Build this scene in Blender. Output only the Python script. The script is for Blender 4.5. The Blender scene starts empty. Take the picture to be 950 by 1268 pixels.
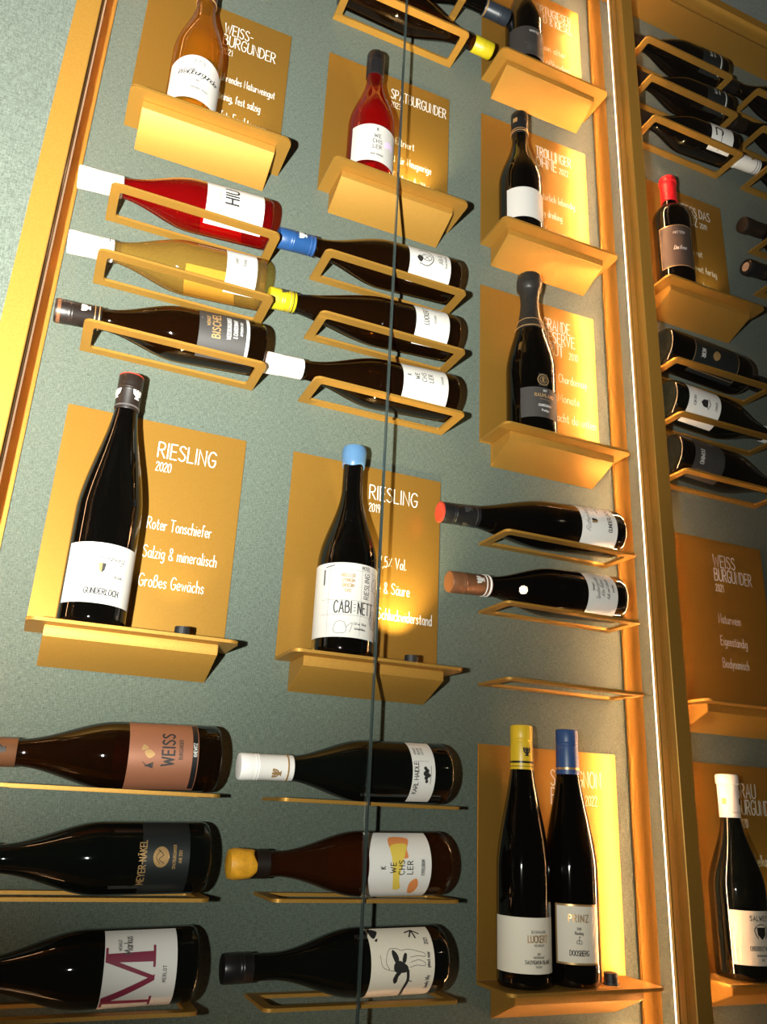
import bpy, bmesh, math, random
from mathutils import Vector, Matrix
from mathutils.geometry import tessellate_polygon
random.seed(7)
C = bpy.context.scene
PI = math.pi

# ------------------------------------------------------------------ camera, world, lights, exposure
F_PX, YAW, PITCH, ROLL = 1018.6, 0.394367, 0.349870, 0.047746
cy, sy, cp, sp = math.cos(YAW), math.sin(YAW), math.cos(PITCH), math.sin(PITCH)
fw = Vector((sy*cp, cy*cp, sp)); rt = Vector((cy, -sy, 0)); up = rt.cross(fw)
r2 = rt*math.cos(ROLL)+up*math.sin(ROLL); u2 = up*math.cos(ROLL)-rt*math.sin(ROLL)
cam = bpy.data.cameras.new('camera'); cam.sensor_fit = 'HORIZONTAL'; cam.sensor_width = 36
cam.lens = F_PX/950*36; cam.clip_start = .01
co = bpy.data.objects.new('camera', cam); C.collection.objects.link(co)
co.matrix_world = Matrix(((r2.x, u2.x, -fw.x, 0), (r2.y, u2.y, -fw.y, -1), (r2.z, u2.z, -fw.z, 0), (0, 0, 0, 1)))
C.camera = co

w = bpy.data.worlds.new('world'); C.world = w; w.use_nodes = True
w.node_tree.nodes['Background'].inputs[0].default_value = (1.0, .72, .48, 1)
w.node_tree.nodes['Background'].inputs[1].default_value = .022

def lamp(name, kind, loc, aim, energy, color, radius=.01, size=60, blend=1.0):
    l = bpy.data.lights.new(name, kind); l.energy = energy; l.color = color
    l.shadow_soft_size = radius
    if kind == 'SPOT': l.spot_size = math.radians(size); l.spot_blend = blend
    o = bpy.data.objects.new(name, l); C.collection.objects.link(o); o.location = loc
    if aim is not None: o.rotation_euler = (Vector(aim)-Vector(loc)).to_track_quat('-Z', 'Y').to_euler()
    return o
ROOM = (1.954, -2.2, 0.959)
FLASH = (-.165, -1.0, -.01)
lamp('flash_core', 'SPOT', FLASH, (-.63, 0, 1.60), 445, (1, .965, .90), .012, 143, 1)
lamp('flash_spill', 'SPOT', FLASH, (.52, 0, .20), 50, (1, .98, .89), .012, 66, 1)
# the round ceiling lamp of the room, mirrored as a dot in the glass
lamp('room_lamp', 'POINT', ROOM, None, .8, (1, .8, .6), .018)
LEDC = (1.0, .53, .25)
LED_STRENGTH = 560.0
LED_LEFT = 70.0
LED_RIGHT = 340.0

C.view_settings.view_transform = 'Standard'; C.view_settings.look = 'None'
C.view_settings.gamma = 1; C.view_settings.use_curve_mapping = False
C.view_settings.exposure = 0.0

# ------------------------------------------------------------------ materials
def newmat(name):
    m = bpy.data.materials.new(name); m.use_nodes = True
    n = m.node_tree.nodes; l = m.node_tree.links
    return m, n, l, n['Principled BSDF']
def plain(name, col, rough=.5, metal=0, coat=0, noise=0, nscale=400, bump=0, spec=.5):
    m, n, l, b = newmat(name)
    b.inputs['Base Color'].default_value = (*col, 1); b.inputs['Roughness'].default_value = rough
    b.inputs['Metallic'].default_value = metal; b.inputs['Coat Weight'].default_value = coat
    b.inputs['Specular IOR Level'].default_value = spec
    if noise or bump:
        tc = n.new('ShaderNodeTexCoord'); t = n.new('ShaderNodeTexNoise')
        t.inputs['Scale'].default_value = nscale; t.inputs['Detail'].default_value = 4
        l.new(tc.outputs['Object'], t.inputs['Vector'])
        if noise:
            r = n.new('ShaderNodeMapRange'); r.inputs[1].default_value = .3; r.inputs[2].default_value = .7
            r.inputs[3].default_value = 1-noise; r.inputs[4].default_value = 1+noise
            mx = n.new('ShaderNodeMix'); mx.data_type = 'RGBA'; mx.blend_type = 'MULTIPLY'
            mx.inputs[0].default_value = 1; mx.inputs[6].default_value = (*col, 1)
            l.new(t.outputs[0], r.inputs[0]); l.new(r.outputs[0], mx.inputs[7]); l.new(mx.outputs[2], b.inputs['Base Color'])
        if bump:
            bp = n.new('ShaderNodeBump'); bp.inputs['Strength'].default_value = bump; bp.inputs['Distance'].default_value = .001
            l.new(t.outputs[0], bp.inputs['Height']); l.new(bp.outputs[0], b.inputs['Normal'])
    return m
def fabric(name, col):
    m, n, l, b = newmat(name)
    b.inputs['Roughness'].default_value = .95; b.inputs['Specular IOR Level'].default_value = .15
    b.inputs['Sheen Weight'].default_value = .15
    tc = n.new('ShaderNodeTexCoord')
    t1 = n.new('ShaderNodeTexNoise'); t1.inputs['Scale'].default_value = 640; t1.inputs['Detail'].default_value = 3
    mp = n.new('ShaderNodeMapping'); mp.inputs['Scale'].default_value = (160, 160, 1100)
    mp2 = n.new('ShaderNodeMapping'); mp2.inputs['Scale'].default_value = (1100, 160, 160)
    t2 = n.new('ShaderNodeTexNoise'); t2.inputs['Scale'].default_value = 1; t2.inputs['Detail'].default_value = 1
    t3 = n.new('ShaderNodeTexNoise'); t3.inputs['Scale'].default_value = 1; t3.inputs['Detail'].default_value = 1
    l.new(tc.outputs['Object'], t1.inputs['Vector']); l.new(tc.outputs['Object'], mp.inputs['Vector']); l.new(tc.outputs['Object'], mp2.inputs['Vector'])
    l.new(mp.outputs[0], t2.inputs['Vector']); l.new(mp2.outputs[0], t3.inputs['Vector'])
    a = n.new('ShaderNodeMath'); a.operation = 'ADD'; a2 = n.new('ShaderNodeMath'); a2.operation = 'ADD'
    l.new(t1.outputs[0], a.inputs[0]); l.new(t2.outputs[0], a.inputs[1]); l.new(a.outputs[0], a2.inputs[0]); l.new(t3.outputs[0], a2.inputs[1])
    r = n.new('ShaderNodeMapRange'); r.inputs[1].default_value = 1.1; r.inputs[2].default_value = 1.9
    r.inputs[3].default_value = .62; r.inputs[4].default_value = 1.38
    mx = n.new('ShaderNodeMix'); mx.data_type = 'RGBA'; mx.blend_type = 'MULTIPLY'; mx.inputs[0].default_value = 1
    mx.inputs[6].default_value = (*col, 1)
    l.new(a2.outputs[0], r.inputs[0]); l.new(r.outputs[0], mx.inputs[7]); l.new(mx.outputs[2], b.inputs['Base Color'])
    bp = n.new('ShaderNodeBump'); bp.inputs['Strength'].default_value = .5; bp.inputs['Distance'].default_value = .0008
    l.new(a2.outputs[0], bp.inputs['Height']); l.new(bp.outputs[0], b.inputs['Normal'])
    return m
def fresnel(n, l, ior):
    """two-sided Fresnel: the same reflectance entering and leaving a thin wall"""
    g = n.new('ShaderNodeNewGeometry'); mx = n.new('ShaderNodeMix'); mx.inputs[2].default_value = ior; mx.inputs[3].default_value = 1/ior
    fr = n.new('ShaderNodeFresnel'); l.new(g.outputs['Backfacing'], mx.inputs[0]); l.new(mx.outputs[0], fr.inputs[0])
    return fr
def clearish(name, tint, body, amount, rough=.03, ior=1.5):
    """coloured see-through glass with wine: tinted transparency + a share of scattering colour, under a glossy coat"""
    m, n, l, b = newmat(name); n.remove(b); out = n['Material Output']
    tr = n.new('ShaderNodeBsdfTransparent'); tr.inputs[0].default_value = (*tint, 1)
    lw = n.new('ShaderNodeLayerWeight'); lw.inputs[0].default_value = .35       # longer way through the glass towards the rim
    cm = n.new('ShaderNodeMix'); cm.data_type = 'RGBA'; cm.inputs[6].default_value = (*tint, 1); cm.inputs[7].default_value = (*[t**3*.8 for t in tint], 1)
    l.new(lw.outputs['Facing'], cm.inputs[0]); l.new(cm.outputs[2], tr.inputs[0])
    df = n.new('ShaderNodeBsdfDiffuse'); df.inputs[0].default_value = (*body, 1)
    gl = n.new('ShaderNodeBsdfGlossy'); gl.inputs['Roughness'].default_value = rough
    m1 = n.new('ShaderNodeMixShader'); m1.inputs[0].default_value = amount
    fr = fresnel(n, l, ior)
    m2 = n.new('ShaderNodeMixShader')
    l.new(tr.outputs[0], m1.inputs[1]); l.new(df.outputs[0], m1.inputs[2])
    l.new(fr.outputs[0], m2.inputs[0]); l.new(m1.outputs[0], m2.inputs[1]); l.new(gl.outputs[0], m2.inputs[2])
    l.new(m2.outputs[0], out.inputs[0]); return m
def emit(name, col, s, back=1):
    m, n, l, b = newmat(name)
    b.inputs['Base Color'].default_value = (*col, 1)
    b.inputs['Emission Color'].default_value = (*col, 1); b.inputs['Emission Strength'].default_value = s
    if back < 1:                       # an LED tape: the rear of the lens is mostly shielded
        g = n.new('ShaderNodeNewGeometry'); r = n.new('ShaderNodeMapRange')
        r.inputs[3].default_value = s; r.inputs[4].default_value = s*back
        l.new(g.outputs['Backfacing'], r.inputs[0]); l.new(r.outputs[0], b.inputs['Emission Strength'])
    return m
M = {}
M['fabric'] = fabric('teal_fabric', (.087, .107, .086))
M['gold'] = plain('gold_powder_coat', (.40, .207, .033), .52, .54, noise=.10, nscale=700, bump=.12)
M['gold_satin'] = plain('gold_satin_sheet', (.44, .225, .037), .35, .66, noise=.06, nscale=700, bump=.06)
M['dark_glass'] = plain('dark_bottle_glass', (.0009, .0008, .0007), .04, 0, spec=.55)
M['green_glass'] = plain('dark_green_bottle_glass', (.0012, .0022, .0018), .04, 0, spec=.55)
M['amber_glass'] = clearish('amber_bottle_glass', (.46, .25, .06), (.014, .006, .0015), .16)
M['rose_glass'] = clearish('rose_wine_bottle', (.93, .11, .07), (.24, .003, .004), .20)
M['gold_glass'] = clearish('golden_wine_bottle', (.96, .83, .46), (.45, .28, .08), .11)
M['honey_glass'] = clearish('honey_wine_bottle', (.95, .64, .13), (.36, .17, .010), .22)
M['orange_glass'] = clearish('orange_wine_bottle', (.60, .25, .05), (.07, .020, .003), .18)
M['white_paper'] = plain('white_label_paper', (.74, .715, .68), .75, noise=.03, nscale=900)
M['soft_paper'] = plain('flash_dimmed_label_paper', (.50, .48, .45), .75, noise=.03, nscale=900)  # white paper again, colour darkened where the flash overexposes the upper labels
M['cream_paper'] = plain('cream_label_paper', (.78, .70, .58), .75, noise=.05, nscale=900)
M['grey_paper'] = plain('grey_label_paper', (.034, .030, .028), .6)
M['black_paper'] = plain('black_label_paper', (.008, .011, .011), .45)
M['brown_paper'] = plain('brown_label_paper', (.06, .040, .032), .55)
M['copper_paper'] = plain('copper_label_paper', (.27, .105, .055), .5, .25)
M['ink'] = plain('black_ink', (.015, .014, .014), .6)
M['grey_ink'] = plain('grey_ink', (.025, .024, .023), .6)
M['pale_ink'] = plain('pale_grey_ink', (.075, .072, .07), .6)
M['white_ink'] = plain('white_ink', (.48, .47, .45), .6)
M['gold_ink'] = plain('gold_foil', (.62, .38, .16), .3, .6)
M['red_ink'] = plain('wine_red_ink', (.22, .018, .05), .6)
M['yellow_ink'] = plain('yellow_wash', (.75, .55, .08), .7)
M['orange_ink'] = plain('orange_wash', (.72, .25, .07), .7)
M['pink_ink'] = plain('pink_ink', (.80, .48, .44), .7)
M['lilac_ink'] = plain('lilac_wash', (.62, .50, .72), .7)
M['white_cap'] = plain('white_capsule', (.84, .81, .78), .45)
M['black_cap'] = plain('black_capsule', (.008, .008, .009), .32)
M['slate_cap'] = plain('slate_capsule', (.020, .026, .036), .4)
M['blue_cap'] = plain('blue_capsule', (.012, .055, .17), .4)
M['navy_cap'] = plain('navy_blue_capsule', (.03, .075, .22), .4)
M['sky_wax'] = plain('sky_blue_wax', (.065, .15, .28), .35)
M['yellow_cap'] = plain('yellow_capsule', (.42, .34, .008), .4)
M['ochre_cap'] = plain('ochre_yellow_capsule', (.72, .46, .02), .38)
M['yellow_wax'] = plain('yellow_wax', (.78, .36, .02), .5, noise=.2, nscale=120, bump=.3)
M['red_cap'] = plain('red_capsule', (.62, .012, .018), .35)
M['redtop'] = plain('red_cap_top', (.40, .035, .02), .4)
M['brown_cap'] = plain('brown_capsule', (.012, .0075, .006), .4)
M['copper_cap'] = plain('copper_capsule', (.21, .09, .042), .35, .4)
M['plum_cap'] = plain('plum_capsule', (.03, .008, .010), .35)
M['foil'] = plain('dark_foil', (.022, .020, .018), .38, .2, noise=.2, nscale=200, bump=.5)
M['cork'] = plain('cork', (.48, .27, .16), .8)
M['black'] = plain('black_lamp_housing', (.010, .010, .011), .5)
M['lettering'] = plain('white_lettering', (.62, .60, .56), .6)
M['led'] = emit('warm_led', LEDC, LED_STRENGTH, .55)
M['led_left'] = emit('warm_led_left', LEDC, LED_LEFT, .1)
M['led_right'] = emit('warm_led_right', LEDC, LED_RIGHT, .2)
M['led_right_edge'] = emit('opal_edge_right', (1, .84, .62), 2.6)
M['led_edge'] = emit('opal_edge', (1, .84, .62), 2.6)
M['led_left_edge'] = emit('opal_edge_left', (1, .66, .40), .8)
M['edge'] = plain('polished_glass_edge', (.035, .050, .046), .18, spec=.8)
# thin clear glass: transparent with a Fresnel mirror on top
def pane_mat():
    m, n, l, b = newmat('clear_glass'); n.remove(b); out = n['Material Output']
    tr = n.new('ShaderNodeBsdfTransparent'); tr.inputs[0].default_value = (.975, .985, .98, 1)
    gl = n.new('ShaderNodeBsdfGlossy'); gl.inputs['Roughness'].default_value = .0
    fr = fresnel(n, l, 1.35)
    m2 = n.new('ShaderNodeMixShader'); l.new(fr.outputs[0], m2.inputs[0]); l.new(tr.outputs[0], m2.inputs[1]); l.new(gl.outputs[0], m2.inputs[2])
    l.new(m2.outputs[0], out.inputs[0]); return m
M['pane'] = pane_mat()

# ------------------------------------------------------------------ helpers
def link(o, parent=None):
    C.collection.objects.link(o)
    if parent: o.parent = parent
    return o
def obj(name, bm, mat, parent=None, smooth=False, autosm=None):
    me = bpy.data.meshes.new(name)
    if isinstance(bm, bmesh.types.BMesh):
        bmesh.ops.recalc_face_normals(bm, faces=bm.faces); bm.to_mesh(me); bm.free()
    else:
        me.from_pydata(bm[0], [], bm[1]); me.update()
    me.materials.append(M[mat])
    if smooth:
        me.polygons.foreach_set('use_smooth', [True]*len(me.polygons))
        if autosm:
            me.set_sharp_from_angle(angle=math.radians(autosm))
    return link(bpy.data.objects.new(name, me), parent)
def thing(name, label, cat, loc, group=None):
    o = bpy.data.objects.new(name, None); o.empty_display_size = .02; C.collection.objects.link(o); o.location = loc
    o['label'] = label; o['category'] = cat
    if group: o['group'] = group
    return o
def box(bm, x0, x1, y0, y1, z0, z1, bev=0):
    v = bmesh.ops.create_cube(bm, size=1)['verts']
    for p in v:
        p.co = Vector(((x0+x1)/2+p.co.x*(x1-x0), (y0+y1)/2+p.co.y*(y1-y0), (z0+z1)/2+p.co.z*(z1-z0)))
    if bev:
        e = list({e for p in v for e in p.link_edges})
        bmesh.ops.bevel(bm, geom=e, offset=bev, segments=2, affect='EDGES')
def bbox(*a, bev=0):
    bm = bmesh.new(); box(bm, *a, bev=bev); return bm
def prism(pts, z0, z1, axis='z', bev=0):
    """extrude an outline; axis z: (x,y); axis x: (y,z)"""
    bm = bmesh.new()
    def P(p, t): return (p[0], p[1], t) if axis == 'z' else (t, p[0], p[1])
    a = [bm.verts.new(P(p, z0)) for p in pts]; b = [bm.verts.new(P(p, z1)) for p in pts]
    n = len(pts)
    bm.faces.new(a[::-1]); bm.faces.new(b)
    for i in range(n): bm.faces.new((a[i], a[(i+1) % n], b[(i+1) % n], b[i]))
    if bev: bmesh.ops.bevel(bm, geom=list(bm.edges), offset=bev, segments=2, affect='EDGES', clamp_overlap=True)
    return bm
def rounded(x0, x1, y0, y1, r0, r1=None, seg=6):
    """outline of a plate: back edge y1 (wall) square-ish r1, front edge y0 rounded r0; counter-clockwise"""
    r1 = r0 if r1 is None else r1; pts = []
    for (cx, cyy, r, a0) in ((x0+r0, y0+r0, r0, PI), (x1-r0, y0+r0, r0, 1.5*PI), (x1-r1, y1-r1, r1, 0), (x0+r1, y1-r1, r1, .5*PI)):
        if r <= 1e-6: pts.append((cx, cyy)); continue
        for k in range(seg+1):
            a = a0+k/seg*PI/2; pts.append((cx+r*math.cos(a), cyy+r*math.sin(a)))
    return pts

# ---- a monoline stroke font (hand lettering): width | strokes; '~' = smooth curve, '*' = dot
G = {
'A':'4|0,0 2,10 4,0;.8,3.4 3.2,3.4','B':'3.6|0,0 0,10;~0,10 2.4,9.8 3.1,7.9 2.4,5.9 0,5.4;~0,5.4 2.9,5.1 3.7,2.7 2.8,.3 0,0',
'C':'3.6|~3.6,8.6 2.6,10 1,9.3 0,5 1,.7 2.6,0 3.6,1.5','D':'3.8|0,0 0,10;~0,10 2.6,9.2 3.8,5 2.6,.8 0,0',
'E':'3|3,10 0,10 0,0 3,0;0,5.2 2.6,5.2','F':'3|3,10 0,10 0,0;0,5.2 2.6,5.2',
'G':'3.8|~3.8,8.6 2.7,10 1,9.3 0,5 1,.7 2.6,0 3.6,1.6 3.8,4.4;3.8,4.4 2.1,4.4','H':'3.6|0,0 0,10;3.6,0 3.6,10;0,5 3.6,5',
'I':'.4|.2,0 .2,10','J':'2.6|~2.4,10 2.4,2 1.4,0 0,1','K':'3.4|0,0 0,10;3.3,10 0,4.6;.9,5.8 3.4,0','L':'2.8|0,10 0,0 2.8,0',
'M':'4.6|0,0 .4,10 2.3,3 4.2,10 4.6,0','N':'3.6|0,0 0,10 3.6,0 3.6,10','O':'4|~2,10 .5,8.6 0,5 .5,1.4 2,0 3.5,1.4 4,5 3.5,8.6 2,10',
'P':'3.3|0,0 0,10;~0,10 2.4,9.7 3.3,7.4 2.4,5.2 0,4.8','Q':'4|~2,10 .5,8.6 0,5 .5,1.4 2,0 3.5,1.4 4,5 3.5,8.6 2,10;2.5,2 4.1,-.8',
'R':'3.4|0,0 0,10;~0,10 2.4,9.7 3.2,7.6 2.4,5.4 0,4.9;1.2,5 3.5,0','S':'3.2|~3.1,8.8 1.8,10 .4,9 .3,7.2 1.7,5.4 3,3.6 2.9,1.2 1.5,0 0,1.3',
'T':'3.6|0,10 3.6,10;1.8,10 1.8,0','U':'3.6|~0,10 0,3 .6,.7 1.8,0 3,.7 3.6,3 3.6,10','V':'3.8|0,10 1.9,0 3.8,10','W':'5.4|0,10 1.3,0 2.7,8 4.1,0 5.4,10',
'X':'3.6|0,10 3.6,0;0,0 3.6,10','Y':'3.6|0,10 1.8,5;3.6,10 1.8,5 1.8,0','Z':'3.4|0,10 3.4,10 0,0 3.4,0',
'a':'2.6|~2.5,4.8 1.4,5.6 .3,4.6 0,2.6 .5,.5 1.5,.2 2.4,2 2.5,4.8;~2.5,5.4 2.5,1.2 2.9,0','b':'2.6|0,10 0,0;~0,3.6 1,5.5 2.3,4.8 2.6,2.7 2.1,.6 1,0 0,1.6',
'c':'2.2|~2.2,4.7 1.4,5.6 .4,4.7 0,2.8 .5,.7 1.4,0 2.2,.8','d':'2.6|2.6,10 2.6,0;~2.6,3.6 1.7,5.5 .4,4.8 0,2.7 .5,.6 1.5,0 2.6,1.6',
'e':'2.4|~.1,2.8 2.3,3 2.1,4.8 1.3,5.6 .4,4.8 0,2.8 .5,.7 1.4,0 2.4,.9','f':'1.8|~2.1,9.2 1.5,10 .8,9 .7,7 .7,0;0,5.4 1.8,5.4',
'g':'2.6|~2.5,4.8 1.4,5.6 .3,4.6 0,2.8 .5,.7 1.5,.5 2.4,2 2.5,4.8;~2.5,5.4 2.5,-1 2,-2.8 1,-3.2 .2,-2.4','h':'2.4|0,10 0,0;~0,3.4 1,5.4 2,5 2.3,3.6 2.3,0',
'i':'.4|.2,5.4 .2,0;*.2,7.6','j':'1|~.8,5.4 .8,-1.6 .3,-3 -.5,-2.6;*.8,7.6','k':'2.2|0,10 0,0;2.1,5.4 0,2.4;.7,3.2 2.3,0','l':'.5|~.2,10 .2,1 .6,0',
'm':'3.8|0,5.4 0,0;~0,3.8 .8,5.4 1.6,5 1.9,3.6 1.9,0;~1.9,3.8 2.7,5.4 3.5,5 3.8,3.6 3.8,0','n':'2.3|0,5.4 0,0;~0,3.6 1,5.4 2,5 2.3,3.6 2.3,0',
'o':'2.6|~1.3,5.6 .3,4.7 0,2.8 .3,.8 1.3,0 2.3,.8 2.6,2.8 2.3,4.7 1.3,5.6','p':'2.6|0,5.4 0,-3.2;~0,3.6 1,5.5 2.3,4.8 2.6,2.7 2.1,.6 1,0 0,1.6',
'q':'2.6|2.6,5.4 2.6,-3.2;~2.6,3.6 1.7,5.5 .4,4.8 0,2.7 .5,.6 1.5,0 2.6,1.6','r':'1.7|0,5.4 0,0;~0,3.2 .8,5.1 1.8,5.3','s':'2|~2,4.7 1.2,5.6 .3,5 .3,3.8 1.1,2.8 1.9,1.9 1.8,.6 1,0 0,.8',
't':'1.8|~.8,8.4 .8,1.2 1.2,0 1.9,.5;0,5.6 1.8,5.6','u':'2.4|~0,5.4 0,1.8 .6,.2 1.6,.3 2.3,1.8;2.3,5.4 2.3,0','v':'2.3|0,5.4 1.1,0 2.3,5.4','w':'3.4|0,5.4 .9,0 1.7,4.6 2.6,0 3.4,5.4',
'x':'2.2|0,5.4 2.2,0;0,0 2.2,5.4','y':'2.4|0,5.4 1.2,.4;2.4,5.4 .8,-3','z':'2.2|0,5.4 2.2,5.4 0,0 2.2,0',
'0':'3|~1.5,10 .3,8.4 0,5 .3,1.6 1.5,0 2.7,1.6 3,5 2.7,8.4 1.5,10','1':'1.4|0,8 1.2,10 1.2,0','2':'3|~.1,8 1,10 2.5,9.6 2.8,7.6 1.6,4.4 0,0;0,0 3,0','3':'2.8|~.1,9 1.3,10 2.5,8.8 2.3,6.4 1,5.4;~1,5.4 2.6,4.4 2.8,1.8 1.4,0 0,1',
'4':'3|2.2,0 2.2,10 0,3 3,3','5':'2.8|2.6,10 .4,10 .2,5.6;~.2,5.6 1.6,6 2.8,4 2.4,1 1.2,0 0,.8','6':'2.8|~2.4,9.6 .9,8 0,4 .6,.6 1.6,0 2.7,1.4 2.6,4 1.4,5.2 .2,3.4','7':'2.8|0,10 2.8,10 1,0',
'8':'2.8|~1.4,10 .2,8.6 .5,6.4 1.4,5.3 2.7,3.4 2.5,1 1.4,0 .3,1 .1,3.4 1.4,5.3 2.3,6.4 2.6,8.6 1.4,10','9':'2.8|~2.6,6.6 1.4,4.8 .2,6 .2,8.6 1.4,10 2.5,8.8 2.7,6 1.8,0',
'ß':'2.8|~0,0 0,7 .5,9.4 1.5,10 2.4,9 2.2,6.8 1.2,5.8;~1.2,5.8 2.6,5 2.8,2 1.8,0 .8,.6','&':'3.4|~3.3,1.6 1.8,0 .3,.8 .2,2.8 1.3,5 2.6,7.2 2.2,9.4 1.2,9.8 .5,8.6 1,6.4 3.4,0','-':'2|.2,5 1.9,5','.':'.4|*.2,.4','·':'.6|*.3,4.5',
',':'.5|.4,.6 0,-1.6','%':'3|0,1 3,9;*.5,8;*2.5,2',"'":'.4|.2,10 .2,8','+':'2.6|1.3,2.5 1.3,7.5;0,5 2.6,5',
}
def catmull(p, k=5):
    closed = (abs(p[0][0]-p[-1][0])+abs(p[0][1]-p[-1][1])) < 1e-6
    q = ([p[-2]] if closed else [p[0]])+p+([p[1]] if closed else [p[-1]])
    out = []
    for i in range(1, len(q)-2):
        a, b, c, d = q[i-1:i+3]
        for s in range(k):
            t = s/k
            out.append(tuple(.5*(2*b[j]+(c[j]-a[j])*t+(2*a[j]-5*b[j]+4*c[j]-d[j])*t*t+(3*b[j]-a[j]-3*c[j]+d[j])*t**3) for j in (0, 1)))
    out.append(p[-1]); return out
UML = {'Ä':'A','Ö':'O','Ü':'U','ä':'a','ö':'o','ü':'u'}
def glyph(ch):
    base = UML.get(ch, ch); wd, ss = G[base].split('|'); wd = float(wd); st = []
    for s in ss.split(';'):
        sm = s[0] == '~'; dot = s[0] == '*'
        pts = [tuple(float(v) for v in q.split(',')) for q in s.lstrip('~*').split()]
        if dot: pts = [pts[0], (pts[0][0]+.02, pts[0][1])]
        st.append(catmull(pts) if sm else pts)
    if ch in UML:
        y = 12 if ch.isupper() else 7.8
        for dx in (-.8, .8): st.append([(wd/2+dx, y), (wd/2+dx+.02, y)])
    return wd, st
def text_lines(txt, u, v, h, ws=1.0, gap=1.25, align='l', width=None, slant=0):
    """strokes of a line of text, cap height h, baseline v"""
    k = h/10; x = 0; out = []
    for ch in txt:
        if ch == ' ': x += 2.6*ws; continue
        wd, st = glyph(ch)
        for s in st: out.append([((x+px*ws+py*slant), py) for px, py in s])
        x += wd*ws+gap
    tot = max(x-gap, .1)
    if width: kx = width/tot
    else: kx = k
    off = {'l': 0, 'c': -tot*kx/2, 'r': -tot*kx}[align]
    return [[(u+off+px*kx, v+py*k) for px, py in s] for s in out]
def ribbons(lines, wd):
    """flat round-ended ribbons for polylines -> (verts2d, faces)"""
    V, Fc = [], []; lay = [0]
    def disc(p):
        b = len(V); lay[0] += 1; o = lay[0] % 24*6e-6
        for k in range(8): V.append((p[0]+wd/2*math.cos(k*PI/4), p[1]+wd/2*math.sin(k*PI/4), o))
        Fc.append(tuple(range(b, b+8)))
    for ln in lines:
        P = [ln[0]]
        for p in ln[1:]:
            if math.hypot(p[0]-P[-1][0], p[1]-P[-1][1]) > 1e-7: P.append(p)
        n = len(P)
        if n < 2: disc(P[0]); continue
        L, R = [], []
        for i, p in enumerate(P):
            a = P[max(i-1, 0)]; b = P[min(i+1, n-1)]
            d1 = Vector((p[0]-a[0], p[1]-a[1])) if i else Vector((b[0]-p[0], b[1]-p[1]))
            d2 = Vector((b[0]-p[0], b[1]-p[1])) if i < n-1 else d1
            d1.normalize(); d2.normalize()
            t = d1+d2
            t = t.normalized() if t.length > .2 else d1
            nn = Vector((-t.y, t.x)); m = 1/max(.55, abs(nn.dot(Vector((-d1.y, d1.x)))))
            L.append((p[0]+nn.x*wd/2*m, p[1]+nn.y*wd/2*m)); R.append((p[0]-nn.x*wd/2*m, p[1]-nn.y*wd/2*m))
        lay[0] += 1; o = lay[0] % 24*6e-6
        b0 = len(V); V += [(x, y, o) for x, y in L+R]
        for i in range(n-1): Fc.append((b0+i+n, b0+i+1+n, b0+i+1, b0+i))
        disc(P[0]); disc(P[-1])
    return V, Fc
def polyfill(pts, V, Fc):
    b = len(V); V += pts
    for t in tessellate_polygon([[Vector((p[0], p[1], 0)) for p in pts]]): Fc.append(tuple(b+i for i in t))

def dense(p, step=.0022):
    out = [p[0]]
    for a, b in zip(p, p[1:]):
        n = max(1, int(math.hypot(b[0]-a[0], b[1]-a[1])/step)+1)
        out += [(a[0]+(b[0]-a[0])*k/n, a[1]+(b[1]-a[1])*k/n) for k in range(1, n+1)]
    return out
def slicefill(pts, V, Fc, step=.0022):
    """a filled outline cut into narrow columns so that it can follow the round bottle"""
    v0, f0 = [], []; polyfill(pts, v0, f0)
    bm = bmesh.new(); vs = [bm.verts.new((x, y, 0)) for x, y in v0]
    for f in f0:
        try: bm.faces.new([vs[i] for i in f])
        except ValueError: pass
    u = min(p[0] for p in pts)+step; u1 = max(p[0] for p in pts)
    while u < u1:
        bmesh.ops.bisect_plane(bm, geom=bm.verts[:]+bm.edges[:]+bm.faces[:], plane_co=(u, 0, 0), plane_no=(1, 0, 0)); u += step
    bm.verts.index_update(); b = len(V); V += [(v.co.x, v.co.y) for v in bm.verts]
    Fc += [tuple(b+v.index for v in f.verts) for f in bm.faces]; bm.free()

# ------------------------------------------------------------------ the setting
def struct(name, bm, mat):
    o = obj(name, bm, mat); o['kind'] = 'structure'; return o
struct('wall_back', bbox(-.35, 2.3, 0, .06, -1.0, 2.2), 'fabric')
struct('wall_left', bbox(-1.6, -.0985, -.090, -.0005, -1.0, 2.2), 'fabric')
struct('wall_above', bbox(-.0985, 2.3, -.090, -.0005, 1.6485, 2.2), 'fabric')
# framing profiles, cross-sections with the glass channel and the LED groove
def jamb(x0, x1, side):
    """x0..x1, front -.095, back -.058; channel grooves on the cabinet side(s)"""
    f, b = -.095, -.058; g = .0022
    Lp = [(x0, b), (x0, -.0640), (x0+g, -.0640), (x0+g, -.0668), (x0, -.0668), (x0, -.0775), (x0+g, -.0775), (x0+g, -.0905), (x0+.0004, -.0905), (x0+.0004, f+.001), (x0+.0014, f)]
    Rp = [(2*(x0+x1)/2-x, y) for x, y in Lp][::-1]
    if side == 'r': Lp = [(x0, b), (x0, f)]
    if side == 'l': Rp = [(x1, f), (x1, b)]
    return prism((Lp+Rp)[::-1], -1.0, 1.6265, 'z')
struct('trim_1', jamb(-.098, -.068, 'r'), 'gold')
struct('trim_2', jamb(.8243, .8512, 'both'), 'gold')
struct('trim_3', prism([(-.0008, 1.626), (-.0008, 1.648), (-.095, 1.648), (-.095, 1.626), (-.0655, 1.626), (-.0655, 1.631), (-.0625, 1.631), (-.0625, 1.626)], -.098, 2.3, 'x'), 'gold')
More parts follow.
